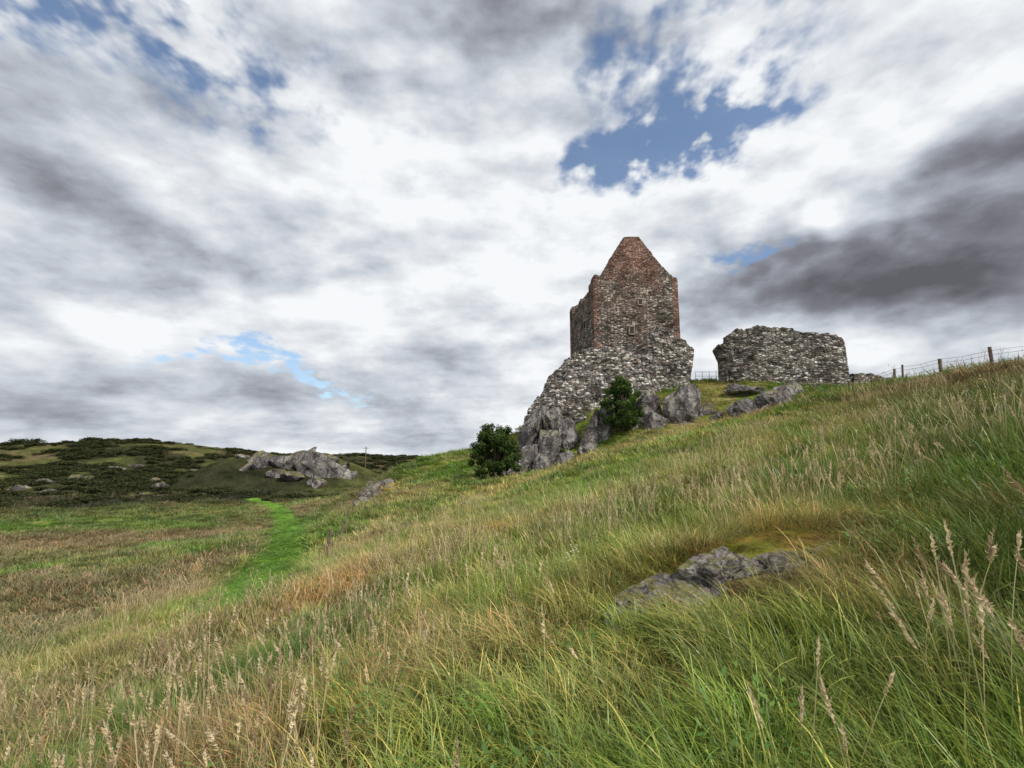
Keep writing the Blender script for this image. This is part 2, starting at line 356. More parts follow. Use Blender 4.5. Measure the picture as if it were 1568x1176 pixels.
rocks('foreground_rock',[(gr(1.45,5.12,-.02),(.72,.42,.27),.15,-.18),(gr(1.95,5.2,-.02),(.62,.36,.22),.3,-.2),(gr(1.0,4.95,-.04),(.34,.26,.20),1.3,.2),(gr(2.55,5.02,-.05),(.55,.28,.14),.1,-.2),(gr(1.6,4.78,-.07),(.48,.22,.17),.2,-.2),(gr(3.1,5.15,-.07),(.4,.25,.12),.2,-.2)],M_rockS,sub=6,exc=False,rough=.11,dmin=.45)
# ------------------------------------------------------------------ masonry walls
def masonry(name,bot,top,thick,nu,nv,mat,amp=.12,red=None,parent=None,jag=.18,back=None,seed=0,blk=.5):
    bot=np.array(bot,float);top=np.array(top,float)
    s=np.concatenate([[0],np.cumsum(np.linalg.norm(np.diff(top,axis=0),axis=1))])
    u=np.unique(np.concatenate([np.linspace(0,s[-1],nu),s]))
    Tp=np.stack([np.interp(u,s,top[:,k]) for k in range(3)],-1)
    Bp=np.stack([np.interp(u,s,bot[:,k]) for k in range(3)],-1)
    if jag:
        st=np.floor(u/.42)
        Tp[:,2]+=(_h(st,st*0+3,st*0,seed+5)-.5)*2*jag+fbm(u/1.7,u*0,s=seed+2)*jag*1.5
    tg=np.gradient(Tp[:,:2],axis=0);tg/=np.linalg.norm(tg,axis=1,keepdims=True)+1e-9
    nrm=np.stack([-tg[:,1],tg[:,0]],-1)
    if back is not None: nrm=np.tile(np.array(back,float),(len(u),1))
    rows=[];
    for k in range(nv+1):
        t=k/nv;rows.append(Bp*(1-t)+Tp*t)
    B2=Tp.copy();B2[:,:2]+=nrm*thick
    for k in range(1,5):
        t=k/4;P=Tp*(1-t)+B2*t;rows.append(P)
    B3=B2.copy();B3[:,2]=Bp[:,2]
    for k in range(1,nv//2+1):
        t=k/(nv//2);rows.append(B2*(1-t)+B3*t)
    G=np.array(rows);nrw,ncl=G.shape[:2]
    P=G.reshape(-1,3)
    idx=np.arange(nrw*ncl).reshape(nrw,ncl)
    F=np.stack([idx[:-1,:-1],idx[:-1,1:],idx[1:,1:],idx[1:,:-1]],-1).reshape(-1,4).tolist()
    F.append(idx[:,0].tolist());F.append(idx[::-1,-1].tolist())
    bm=bmesh.new();vv=[bm.verts.new(p) for p in P]
    for f in F[:-2]: bm.faces.new([vv[k] for k in f])
    bm.normal_update();Nn=np.array([v.normal[:] for v in bm.verts]);bm.free()
    row=np.floor(P[:,2]/.27);hx=np.floor((P[:,0]+P[:,1]*.6)/.5+_h(row,row*0,row*0,1)*3)
    d=amp*(fbm(P[:,0]/1.8,P[:,1]/1.8,P[:,2]/1.8,s=seed+11)*1.8+(_h(hx,row,row*0,seed)-.5)*blk)
    P=P+Nn*d[:,None]
    rd=np.zeros(len(P)) if red is None else red(P)
    return mk(name,P,F,[mat],parent=parent,attrs={'red':('FLOAT',rd)})
top=[(.9,52.6,3.2),(1.9,53.2,5.2),(2.9,53.8,6.9),(3.6,54,8.0),(4.7,54,9.2),(5.6,54,10.4),(6.8,54.2,11.3),(9.9,54.4,12.2),(12,54.4,12.7),(14.2,54.4,13.0),(15.2,54.4,13.8),(16.2,54.4,14.2),(17.2,54.4,13.9),(18.1,54.4,13.2),(19.0,54.4,12.9),(19.8,54.4,12.2)]
bot=[(.2,49.5,-1.5),(1.3,49.8,-1),(2.6,50,-.5),(3.6,50.2,0),(4.8,50.4,0.6),(5.8,50.5,.8),(7.0,50.6,1.0),(9.6,51.0,3.2),(12,51.6,4.5),(14,52,5.6),(15,52.3,6),(16,52.5,6.4),(16.9,52.7,6.8),(17.6,52.8,7.2),(18.2,53,7.5),(18.6,53.1,7.8)]
masonry('barmkin_wall',bot,top,1.4,220,110,M_wall,.28,jag=.2,back=(0,1),seed=3,blk=.45)
top=[(23.6,56.5,11.0),(22.2,54.2,11.6),(21.0,52.6,11.2),(21.6,52.1,12.1),(22.3,51.9,12.8),(23.3,51.8,13.5),(26,51.7,13.8),(29.7,51.8,13.4),(32.2,51.9,13.0),(33.9,52,12.8),(34.5,52.1,12.1)]
bot=[(24.3,56.5,7),(23.4,54.2,7.2),(22.6,52.7,7.4),(22.8,52.2,7.4),(23.2,52,7.4),(23.8,51.8,7.4),(26.2,51.7,7.2),(29.7,51.7,7.0),(32.3,51.8,7.0),(34.2,51.9,7.0),(34.9,52,7.0)]
masonry('ruined_wall',bot,top,1.3,170,60,M_ruin,.15,jag=.18,seed=9)
masonry('low_stone_wall',[(36.5,54,7),(42,55,7)],[(36.5,54,9.3),(42,55,8.9)],.7,50,16,M_ruin,.12,seed=14)
# ------------------------------------------------------------------ tower
tower=empty('tower_house')
ang=math.radians(5.3);O=np.array([9.9,60.0])
ex=np.array([math.cos(ang),math.sin(ang)]);ey=np.array([-math.sin(ang),math.cos(ang)])
def L(x,y,z): 
    p=O+ex*x+ey*y;return (p[0],p[1],z)
def loc(P):
    d=P[:,:2]-O;return d@ex,d@ey
Wd=10.7;Ln=14.
def redf(P):
    lx,ly=loc(P);z=P[:,2]
    row=np.floor(z/.42);alt=np.where(row%2==0,.85,.5)
    dx=np.minimum(np.abs(lx),np.abs(lx-Wd));dy=np.minimum(np.abs(ly),np.abs(ly-Ln))
    q=((dx<alt)&(dy<1.25-alt+.2)).astype(float)*(_h(row,row*0,row*0,77)>.1)
    n=fbm(lx/1.3,z/1.3,s=4)
    g=sstep(19.8,23.5,z+n*2.5)*sstep(4.6,2.6,np.abs(lx-5))*.95
    g2=.12+.4*fbm(lx/2.5,z/3.,s=6)
    return np.clip(np.maximum(np.maximum(q,g),g2),0,1)
prof=[(0,22.1),(.15,22.45),(.95,22.5),(3.95,27.35),(4.15,27.6),(5.95,27.65),(6.15,27.35),(9.75,22.75),(10.2,22.45),(10.55,22.4),(10.7,22.0)]
def wl(name,pts,bz,th,back,nu,nv,mat=M_tower,**k):
    top=[L(x,y,z) for x,y,z in pts];bot=[L(x,y,bz) for x,y,z in pts]
    return masonry(name,bot,top,th,nu,nv,mat,.06,red=redf,parent=tower,back=back,**k)
wl('gable_wall',[(x,0,z) for x,z in prof],5.,1.2,ey,90,110,jag=.06,seed=21)
wl('rear_gable_wall',[(Wd-x,Ln,z-.1) for x,z in prof],5.,1.2,-ey,70,60,jag=.07,seed=22)
wl('side_wall_west',[(0.04,Ln-1.25,21.2),(0.04,Ln-2.2,21.4),(0.04,Ln-2.3,21.0),(0.04,8.5,21.2),(0.04,8.4,21.6),(0.04,7.0,21.7),(0.04,6.9,20.9),(0.04,2.6,21.0),(0.04,2.5,22.0),(0.04,1.25,22.1)],5.,1.2,ex,80,70,jag=.08,seed=23)
wl('side_wall_east',[(Wd-.04,1.25,22.0),(Wd-.04,6,21.7),(Wd-.04,Ln-1.25,21.9)],5.,1.2,-ex,60,60,jag=.08,seed=24)
rv=[L(1.1,1.1,21.0),L(5,1.1,26.6),L(9.6,1.1,21.0),L(1.1,Ln-1.1,21.0),L(5,Ln-1.1,26.6),L(9.6,Ln-1.1,21.0)]
mk('roof',rv,[(0,1,4,3),(1,2,5,4),(0,2,1),(3,4,5),(0,3,5,2)],[M_slate],parent=tower)
def box(c,s,name,mat,parent,bev=.02):
    bm=bmesh.new();bmesh.ops.create_cube(bm,size=1.)
    for v in bm.verts: v.co=Vector((v.co.x*s[0],v.co.y*s[1],v.co.z*s[2]))
    bmesh.ops.bevel(bm,geom=bm.edges[:],offset=bev,segments=1,affect='EDGES')
    me=bpy.data.meshes.new(name);bm.to_mesh(me);bm.free();me.materials.append(mat)
    ob=bpy.data.objects.new(name,me);scene.collection.objects.link(ob);ob.parent=parent
    ob.location=L(*c);ob.rotation_euler=(0,0,ang);return ob
for k,(wx,wz,ww,wh) in enumerate([(4.6,15.6,.5,.85),(5.8,19.2,.42,.6)]):
    box((wx,-.05,wz),(ww,.1,wh),'window_dark_panel_%d'%(k+1),M_dark,tower,.005)  # dark panel on the solid wall face, painted shade for an opening
    box((wx,-.04,wz+wh/2+.09),(ww+.3,.2,.17),'window_lintel_%d'%(k+1),M_red,tower)
    box((wx,-.04,wz-wh/2-.07),(ww+.25,.22,.13),'window_sill_%d'%(k+1),M_red,tower)
    for sgn in (-1,1): box((wx+sgn*(ww/2+.07),-.04,wz),(.13,.2,wh-.01),'window_jamb_%d'%(k*2+1+(sgn>0)),M_red,tower)
box((-.03,5,17.5),(.1,.5,.8),'window_dark_panel_3',M_dark,tower,.005)  # side wall: dark panels again stand in for shaded openings
box((-.03,10,19.0),(.1,.5,.7),'window_dark_panel_4',M_dark,tower,.005)
# ------------------------------------------------------------------ fences
def cyl(p,q,r,n=7,jit=0.):
    p=Vector(p);q=Vector(q);d=(q-p).normalized();a=d.orthogonal().normalized();b=d.cross(a)
    vs=[];
    for w,rad in ((p,r),(q,r*.92)):
        for k in range(n):
            t=2*math.pi*k/n;vs.append(w+a*math.cos(t)*rad+b*math.sin(t)*rad)
    fs=[(k,(k+1)%n,n+(k+1)%n,n+k) for k in range(n)]+[tuple(range(n))[::-1],tuple(range(n,2*n))]
    return [tuple(v) for v in vs],fs
def joinparts(name,parts,mats,parent=None):
    vs=[];fs=[];mi=[];o=0
    for v,f,m in parts:
        vs+=v;fs+=[tuple(a+o for a in q) for q in f];mi+=[m]*len(f);o+=len(v)
    ob=mk(name,vs,fs,mats,parent=parent);ob.data.polygons.foreach_set('material_index',mi);return ob
def fence(name,pts,h=1.25,r=.06,wires=(.35,.65,.95,1.15),tilt=.05):
    e=empty(name);parts=[];tops=[]
    r2=np.random.default_rng(len(pts)*5)
    for k,(x,y) in enumerate(pts):
        z=g0(x,y);dx,dy=r2.normal(size=2)*tilt;hh=h*r2.uniform(.9,1.08)
        parts.append((*cyl((x,y,z-.3),(x+dx*hh,y+dy*hh,z+hh),r*r2.uniform(.85,1.3)),0));tops.append((x,y,z,dx,dy))
    joinparts('posts',parts,[M_wood],e)
    parts=[]
    for a,b in zip(tops[:-1],tops[1:]):
        for w in wires:
            A_=(a[0]+a[3]*w,a[1]+a[4]*w,a[2]+w*h/1.25);B_=(b[0]+b[3]*w,b[1]+b[4]*w,b[2]+w*h/1.25)
            mid=tuple((A_[i]+B_[i])/2-(.05 if i==2 else 0) for i in range(3))
            parts.append((*cyl(A_,mid,.008,4),0));parts.append((*cyl(mid,B_,.008,4),0))
    if parts: joinparts('wires',parts,[M_wire],e)
fence('post_and_wire_fence',[(30.5,50.2),(27.6,46.5),(25.6,41),(23.6,35.4),(21.5,30.2),(20.1,26.6),(19.6,25.4),(18.9,22.2),(19.1,20.0),(20.2,17.6),(22.2,15.2),(24.5,13.0),(27,10.5)],h=1.0)
fence('post_and_wire_fence',[(-6.9,19.8),(-7.8,22.6),(-8.9,27),(-10.2,32.5),(-11.6,38)],h=1.0,r=.05,wires=(.5,1.0),tilt=.12)
e=empty('metal_railing');pp=[]
for k in range(5):
    x=19.9+k*.75;y=54.8;z=8.4
    pp.append((*cyl((x,y,z-.5),(x,y,z+1.15),.025),0))
for hz in (.65,1.12): pp.append((*cyl((19.9,54.8,8.4+hz),(22.9,54.8,8.4+hz),.02),0))
joinparts('rails',pp,[M_wire],e)
# ------------------------------------------------------------------ foliage
def leaves(clusters,n,size,r,flat=.0):
    cl=np.array(clusters,float);w=cl[:,3]**2;w/=w.sum()
    k=r.choice(len(cl),n,p=w)
    d=r.normal(size=(n,3));d/=np.linalg.norm(d,axis=1,keepdims=True)
    rad=cl[k,3]*(r.uniform(.15,1,n)**.45)*(1+.25*r.normal(size=n)*.6)
    c=cl[k,:3]+d*rad[:,None]
    a=r.normal(size=(n,3));a/=np.linalg.norm(a,axis=1,keepdims=True)
    b=np.cross(a,r.normal(size=(n,3)));b/=np.linalg.norm(b,axis=1,keepdims=True)
    s=size*r.uniform(.6,1.3,n)[:,None]
    V=np.stack([c-a*s,c-b*s*.45,c+a*s,c+b*s*.45],1).reshape(-1,3)
    F=np.arange(4*n).reshape(n,4)
    rn=np.repeat(np.clip(.35+.35*d[:,2]+.3*r.normal(size=n)+(_h(k,k*0,k*0,3)-.5)*.4,0,1),4)
    return V,F,rn
def bush(name,x,y,z,w,h,seed,n=9000,size=.14,mat=None):
    r=np.random.default_rng(seed);e=empty(name)
    cl=[];parts=[]
    for k in range(110):
        t=r.uniform(.08,1);ang_=r.uniform(0,6.28)
        env=max(.15,math.sin(min(1,t*.95+.16)*math.pi*.9))**.6
        rad=r.uniform(.2,1.0)*w/2*env
        c=(x+math.cos(ang_)*rad,y+math.sin(ang_)*rad,z+t*h*(.93))
        cr=r.uniform(.2,.46)*w/4.2
        cl.append((*c,cr))
        if k%3==0:
            m=(x+(c[0]-x)*.35,y+(c[1]-y)*.35,z+(c[2]-z)*.55)
            parts.append((*cyl((x+r.normal()*.1,y+r.normal()*.1,z-.3),m,.07),0));parts.append((*cyl(m,c,.035),0))
    joinparts('trunk_and_limbs',parts,[M_bark],e)
    V_,F_,rn=leaves(cl,n,size,r)
    mk('foliage',V_,F_,[mat or M_leaf],parent=e,attrs={'rnd':('FLOAT',rn)})
bush('hawthorn_tree',-1.4,44,g0(-1.4,44)-.2,4.6,5.2,15,22000,.10)
bush('elder_bush',10.3,48.0,2.9,3.9,5.0,12,18000,.10,M_leaf2)
# ------------------------------------------------------------------ grass tufts
def blades(n,R,hmin,hmax,wd,lean,droop,r,segs=4,bias=0.):
    V=[];F=[];T=[];Rn=[];o=0
    for k in range(n):
        a=r.uniform(0,6.283);q=R*math.sqrt(r.uniform());bx,by=q*math.cos(a),q*math.sin(a)
        h=r.uniform(hmin,hmax);la=a+r.normal()*.8 if r.uniform()>bias else r.normal()*.5
        l=lean*r.uniform(.2,1.3);dr=droop*r.uniform(.2,1.3)
        dx,dy=math.cos(la),math.sin(la);wa=la+math.pi/2+r.normal()*.6;wx,wy=math.cos(wa),math.sin(wa)
        w=wd*r.uniform(.6,1.3);rn=r.uniform()
        for s in range(segs+1):
            t=s/segs
            ho=h*(l*t+dr*t*t*.9);z=h*(t-.55*dr*t**2.6)
            ww=w*(1-t)**.6*(.5+min(t*3,.5))
            cx,cy=bx+dx*ho,by+dy*ho
            if s<segs: V+=[(cx-wx*ww,cy-wy*ww,z-.03),(cx+wx*ww,cy+wy*ww,z-.03)];T+=[t,t];Rn+=[rn,rn]
            else: V.append((cx,cy,z-.03));T.append(1);Rn.append(rn)
        for s in range(segs-1): F.append((o+2*s,o+2*s+1,o+2*s+3,o+2*s+2))
        F.append((o+2*segs-2,o+2*segs-1,o+2*segs))
        o+=2*segs+1
    return V,F,T,Rn
def stalks(n,R,hmin,hmax,r,hl=.13,hw=.009,sw=.0022,spik=26):
    V=[];F=[];T=[];Rn=[];Hd=[]
    for k in range(n):
        a=r.uniform(0,6.283);q=R*math.sqrt(r.uniform());bx,by=q*math.cos(a),q*math.sin(a)
        h=r.uniform(hmin,hmax);la=r.normal()*.9;l=r.uniform(.05,.45);rn=r.uniform()
        def P(t): return np.array([bx+math.cos(la)*h*l*t**1.8,by+math.sin(la)*h*l*t**1.8,h*(t-.12*l*t*t)])
        wa=r.uniform(0,3.14);w=np.array([math.cos(wa),math.sin(wa),0])*sw
        o=len(V);S=6
        for s in range(S+1):
            p=P(s/S);V+=[tuple(p-w),tuple(p+w)];T+=[s/S]*2;Rn+=[rn]*2;Hd+=[.15+.6*(s/S)]*2
        for s in range(S): F.append((o+2*s,o+2*s+1,o+2*s+3,o+2*s+2))
        top=P(1.);d=P(1.)-P(.93);d/=np.linalg.norm(d);hh=hl*r.uniform(.6,1.3)
        for s in range(spik):
            t=s/spik;c=top-d*hh*.5+d*hh*(t-.0)
            e=r.normal(size=3);e-=d*(e@d);e/=np.linalg.norm(e)
            ww=hw*(math.sin(math.pi*min(1,t*.9+.12))**.7)*r.uniform(.6,1.5)
            tip=c+e*ww*1.4+d*hh*.16;sd=np.cross(e,d)*ww*.55
            o=len(V);V+=[tuple(c-sd-e*ww*.3),tuple(c+e*ww*.9+d*.01-sd),tuple(tip),tuple(c+sd-e*ww*.3)]
            T+=[.9]*4;Rn+=[min(1,max(0,rn+r.normal()*.15))]*4;Hd+=[1]*4;F.append((o,o+1,o+2,o+3))
    return V,F,T,Rn,Hd
lib=bpy.data.collections.new('grass_tuft_library')
def addlib(name,V,F,T,Rn,mat,Hd=None):
    at={'t':('FLOAT',T),'rnd':('FLOAT',Rn)}
    if Hd is not None: at['head']=('FLOAT',Hd)
    ob=mk(name,V,F,[mat],attrs=at);scene.collection.objects.unlink(ob);lib.objects.link(ob)
rt=np.random.default_rng(5)
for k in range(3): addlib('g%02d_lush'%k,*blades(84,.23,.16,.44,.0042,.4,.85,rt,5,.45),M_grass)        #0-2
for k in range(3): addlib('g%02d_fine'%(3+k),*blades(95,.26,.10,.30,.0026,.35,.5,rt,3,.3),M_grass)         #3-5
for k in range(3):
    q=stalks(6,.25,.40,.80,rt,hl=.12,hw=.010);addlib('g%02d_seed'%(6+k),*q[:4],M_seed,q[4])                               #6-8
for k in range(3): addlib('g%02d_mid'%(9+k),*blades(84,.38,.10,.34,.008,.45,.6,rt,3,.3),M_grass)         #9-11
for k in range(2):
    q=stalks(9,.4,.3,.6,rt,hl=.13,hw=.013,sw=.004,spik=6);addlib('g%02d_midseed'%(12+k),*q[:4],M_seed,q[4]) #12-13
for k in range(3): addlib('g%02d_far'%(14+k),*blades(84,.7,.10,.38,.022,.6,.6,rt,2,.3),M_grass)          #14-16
def weed(r):
    V=[];F=[];T=[];Rn=[]
    for k in range(90):
        a=r.uniform(0,6.283);q=.22*math.sqrt(r.uniform());z=r.uniform(.05,.38);x,y=q*math.cos(a),q*math.sin(a)
        d=np.array([math.cos(a+r.normal()),math.sin(a+r.normal()),r.uniform(-.2,.7)]);d/=np.linalg.norm(d);s=r.uniform(.012,.03)
        w=np.cross(d,[0,0,1]);c=np.array([x,y,z]);o=len(V)
        V+=[tuple(c),tuple(c+d*s-w*s*.4),tuple(c+d*2*s),tuple(c+d*s+w*s*.4)];T+=[.5+z]*4;Rn+=[r.uniform(0,.8)]*4;F.append((o,o+1,o+2,o+3))
    return V,F,T,Rn
for k in range(2): addlib('g%02d_weed'%(17+k),*weed(rt),M_grass)                                           #17-18
def instancer(name,P,rot,scl,kind,col,libc):
    ob=mk(name,P,[],[],attrs={'rot':('FLOAT_VECTOR',rot),'scl':('FLOAT_VECTOR',scl),'kind':('INT',kind),'col':('FLOAT_COLOR',col)})
    ng=bpy.data.node_groups.new(name+'_scatter','GeometryNodeTree')
    ng.interface.new_socket('Geometry',in_out='INPUT',socket_type='NodeSocketGeometry')
    ng.interface.new_socket('Geometry',in_out='OUTPUT',socket_type='NodeSocketGeometry')
    gi=ng.nodes.new('NodeGroupInput');go=ng.nodes.new('NodeGroupOutput')
    ci=ng.nodes.new('GeometryNodeCollectionInfo');ci.inputs[0].default_value=libc;ci.inputs[1].default_value=True;ci.inputs[2].default_value=True
    ip=ng.nodes.new('GeometryNodeInstanceOnPoints')
    def na(n,t):
        q=ng.nodes.new('GeometryNodeInputNamedAttribute');q.data_type=t;q.inputs[0].default_value=n;return q.outputs[0]
    e2r=ng.nodes.new('FunctionNodeEulerToRotation')
    l=ng.links.new
    l(gi.outputs[0],ip.inputs['Points']);l(ci.outputs[0],ip.inputs['Instance']);ip.inputs['Pick Instance'].default_value=True
    l(na('kind','INT'),ip.inputs['Instance Index']);l(na('rot','FLOAT_VECTOR'),e2r.inputs[0]);l(e2r.outputs[0],ip.inputs['Rotation'])
    l(na('scl','FLOAT_VECTOR'),ip.inputs['Scale']);l(ip.outputs[0],go.inputs[0])
    md=ob.modifiers.new('scatter','NODES');md.node_group=ng;return ob
PX=[];PY=[];KD=[];SC=[];SZ=[]
def zone(r0,r1,dens,kinds,probs,s0,s1,arc=62,seedmask=None):
    A_=math.radians(arc);area=A_*(r1*r1-r0*r0);n=int(area*dens)
    r=np.sqrt(rng.uniform(r0*r0,r1*r1,n));a=rng.uniform(-A_,A_,n)
    x=r*np.sin(a);y=r*np.cos(a);k=rng.choice(kinds,n,p=np.array(probs)/sum(probs))
    keep=np.ones(n,bool)
    for (cx,cy,rx,ry) in EXC: keep&=(((x-cx)/rx)**2+((y-cy)/ry)**2)>1
    keep&=~((x>9)&(x<21)&(y>60.2)&(y<74))
    keep&=~((((x-1.75)/1.1)**2+((y-4.95)/.42)**2)<1)
    if seedmask is not None: keep&=rng.uniform(size=n)<seedmask(x,y)
    x,y,k=x[keep],y[keep],k[keep];n=len(x)
    pd=pathd(x,y)+fbm(x/1.5,y/1.5,s=40,o=2)*.35
    mow=1-sstep(1.0,1.6,pd);nearp=1-sstep(1.5,3.5,pd);mm=np.clip(mossm(x,y)*1.4,0,1);lz=lowz(x,y)
    s=rng.uniform(s0,s1,n);hn=1+.85*fbm(x/1.4,y/1.4,s=60,o=3)
    hn*=1+.5*sstep(.3,.8,x/np.maximum(y,.5))*(1-sstep(8,14,np.hypot(x,y)))
    up=np.where((x>0)&(y>46)&(y<62),.7,1.)
    sz=s*hn*(1-.85*mow)*(1-.3*nearp)*(1-.88*mm)*(1-.6*lz*(1-mm))*up
    PX.append(x);PY.append(y);KD.append(k);SC.append(s*(1-.45*mm));SZ.append(sz)
def seedm(x,y):
    n=fbm(x/1.6,y/1.6,s=70);l=sstep(0,-3,x)
    c1=np.exp(-(((x+.9)/.8)**2+((y-4.9)/.7)**2))*.8
    c2=sstep(.2,.5,x/np.maximum(y,.5))*(1-sstep(4,7,np.hypot(x,y)))*.25
    return np.clip(.18+1.4*n+.32*l+c1+c2,0.04,1)*(1-lowz(x,y))*(1-mossm(x,y))*sstep(1.4,2.4,pathd(x,y))
zone(.7,8,28,[0,1,2,3,4,5],[.2,.2,.2,.13,.13,.13],.85,1.3)
zone(1.5,8,1.5,[17,18],[1,1],.85,1.3)
zone(.7,3,14,[0,1,2],[1,1,1],.8,1.2,arc=120)
zone(1.6,9,9,[6,7,8],[1,1,1],.8,1.2,seedmask=seedm)
zone(8,26,11.5,[9,10,11],[1,1,1],.75,1.4)
zone(8,26,5,[12,13],[1,1],.8,1.2,seedmask=seedm)
zone(24,80,2.7,[14,15,16],[1,1,1],.75,1.4)
zone(26,60,.6,[12,13],[1,1],1.,1.4,seedmask=seedm)
zone(80,140,.25,[14,15,16],[1,1,1],1.5,2.2,arc=55)
x=np.concatenate(PX);y=np.concatenate(PY);k=np.concatenate(KD);s=np.concatenate(SC);sz=np.concatenate(SZ)
z=H(x,y);n=len(x)
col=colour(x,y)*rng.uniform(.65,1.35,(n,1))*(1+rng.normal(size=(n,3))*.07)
isw=(k>=17);col[isw]=np.array([.10,.19,.04])*rng.uniform(.7,1.4,(isw.sum(),1))
wr=(k<3)|((k>=6)&(k<9))
rotz=np.where(wr,rng.normal(size=n)*.9+math.pi*.95,rng.uniform(0,6.283,n))
rot=np.stack([rng.normal(size=n)*.08,rng.normal(size=n)*.08-.12,rotz],-1)
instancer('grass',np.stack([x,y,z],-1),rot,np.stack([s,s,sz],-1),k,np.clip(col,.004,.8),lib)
print('TUFTS',n)
lib2=bpy.data.collections.new('gorse_library')
for q in range(3):
    r=np.random.default_rng(80+q)
    cl=[(r.normal()*.5,r.normal()*.5,r.uniform(.1,.55),r.uniform(.25,.45)) for _ in range(12)]
    V_,F_,rn=leaves(cl,600,.13,r)
    ob=mk('gorse_%d'%q,V_,F_,[M_gorse],attrs={'rnd':('FLOAT',rn)});scene.collection.objects.unlink(ob);lib2.objects.link(ob)
n=7500
a=rng.uniform(-1.05,-.12,n);r=np.sqrt(rng.uniform(105**2,420**2,n))
x=r*np.sin(a);y=r*np.cos(a)
m=fbm(x/20,y/12,s=31)*2.6+fbm(x/7,y/7,s=90)*1.4
keep=(m>.05)&(rng.uniform(size=n)<.5)&~((np.abs(x+62)<24)&(np.abs(y-141)<9))
x,y,r=x[keep],y[keep],r[keep]
ex_=np.array([(-66,117,2.6),(-70,119,2.4),(-63,120,2.),(-78,118,2.5),(-82,116,2.2),(-90,119,2.3),(-74,121,2.8),(-98,121,2.4),(-58,124,1.8)])
x=np.concatenate([x,ex_[:,0]]);y=np.concatenate([y,ex_[:,1]])
s=np.concatenate([rng.uniform(.6,1.9,len(r))*(.7+r/320),ex_[:,2]]);n=len(x)
instancer('gorse_bushes',np.stack([x,y,H(x,y)-.15*s],-1),np.stack([x*0,x*0,rng.uniform(0,6.28,n)],-1),np.stack([s*1.5,s*1.5,s*.75],-1),rng.integers(0,3,n),np.ones((n,3)),lib2)
def flowers(name,pts,mat,size):
    V=[];F=[]
    r=np.random.default_rng(3)
    for (x,y,z) in pts:
        for q in range(5):
            t=q*1.2566+r.uniform(-.2,.2);o=len(V);dx,dy=math.cos(t)*size,math.sin(t)*size
            V+=[(x,y,z),(x+dx*.6-dy*.35,y+dy*.6+dx*.35,z+size*.3),(x+dx,y+dy,z+size*.2),(x+dx*.6+dy*.35,y+dy*.6-dx*.35,z+size*.3)];F.append((o,o+1,o+2,o+3))
    mk(name,V,F,[mat])
Mw=simple_mat('white_petals',(.75,.75,.72));My=simple_mat('yellow_petals',(.75,.55,.03));
r=np.random.default_rng(9)
pts=[]
for cx,cy,sp,nn,hh in [(.75,6.5,.09,14,.42),(1.8,8.5,.3,5,.35),(-1.3,7.5,.5,4,.35),(4.5,9,1,5,.35)]:
    for q in range(nn):
        x=cx+r.normal()*sp;y=cy+r.normal()*sp;pts.append((x,y,g0(x,y)+hh*r.uniform(.8,1.1)))
flowers('white_wildflowers',pts,Mw,.018)
pts=[]
for q in range(70):
    x=-9.6+r.normal()*.35;y=41.+r.normal()*.3;pts.append((x,y,g0(x,y)+r.uniform(.7,1.35)))
flowers('yellow_wildflowers',pts,My,.12)
pp=[(*cyl((-58,205,-6),(-58,205,5.5),.18),0),(*cyl((-59,205,4.8),(-57,205,4.8),.08),0)]
joinparts('utility_pole',pp,[M_wood])
# ------------------------------------------------------------------ sky & light
SUN_EL=math.radians(47);SUN_AZ=math.radians(128)
w=bpy.data.worlds.new('World');scene.world=w;w.use_nodes=True;nt=w.node_tree;nt.nodes.clear()
w.cycles.sampling_method='NONE'
out=nt.nodes.new('ShaderNodeOutputWorld')
sky=nd(nt,'ShaderNodeTexSky',{'sky_type':'NISHITA','sun_disc':False,'sun_elevation':SUN_EL,'sun_rotation':SUN_AZ,'air_density':1.,'dust_density':.6,'ozone_density':2.})
tc=nd(nt,'ShaderNodeTexCoord');dirv=tc.outputs['Generated']
sp=nd(nt,'ShaderNodeSeparateXYZ',Vector=dirv);dx,dy,dz=sp.outputs
zz=math_(nt,'ADD',math_(nt,'MAXIMUM',dz,0.),.17)
P=nd(nt,'ShaderNodeCombineXYZ',X=math_(nt,'DIVIDE',dx,zz),Y=math_(nt,'DIVIDE',dy,zz),Z=0.).outputs[0]
az=math_(nt,'MULTIPLY',math_(nt,'ARCTAN2',dx,dy),57.2958)
el=math_(nt,'MULTIPLY',math_(nt,'ARCSINE',dz),57.2958)
wn=nd(nt,'ShaderNodeTexNoise',Vector=dirv,Scale=3.2,Detail=4.,Roughness=.6)
AE=nd(nt,'ShaderNodeCombineXYZ',X=az,Y=el,Z=0.).outputs[0]
wo=nd(nt,'ShaderNodeVectorMath',{'operation':'SUBTRACT'},i0=wn.outputs['Color'],i1=(.5,.5,.5))
AEw=nd(nt,'ShaderNodeVectorMath',{'operation':'MULTIPLY_ADD'},i0=wo.outputs[0],i1=(26.,16.,0.),i2=AE).outputs[0]
def blob(a0,e0,ra,re,rot,amp):
    mp=nd(nt,'ShaderNodeMapping',{'vector_type':'TEXTURE'},Vector=AEw)
    mp.inputs['Location'].default_value=(a0,e0,0);mp.inputs['Rotation'].default_value=(0,0,math.radians(rot));mp.inputs['Scale'].default_value=(ra,re,1e3)
    ln=nd(nt,'ShaderNodeVectorMath',{'operation':'LENGTH'},i0=mp.outputs[0])
    mr=nd(nt,'ShaderNodeMapRange',{'interpolation_type':'SMOOTHSTEP'},Value=ln.outputs['Value']);mr.inputs['From Min'].default_value=1.35;mr.inputs['From Max'].default_value=.2
    mr.inputs['To Min'].default_value=0;mr.inputs['To Max'].default_value=amp
    return mr.outputs[0]
def addall(L_):
    s=L_[0]
    for q in L_[1:]: s=math_(nt,'ADD',s,q)
    return s
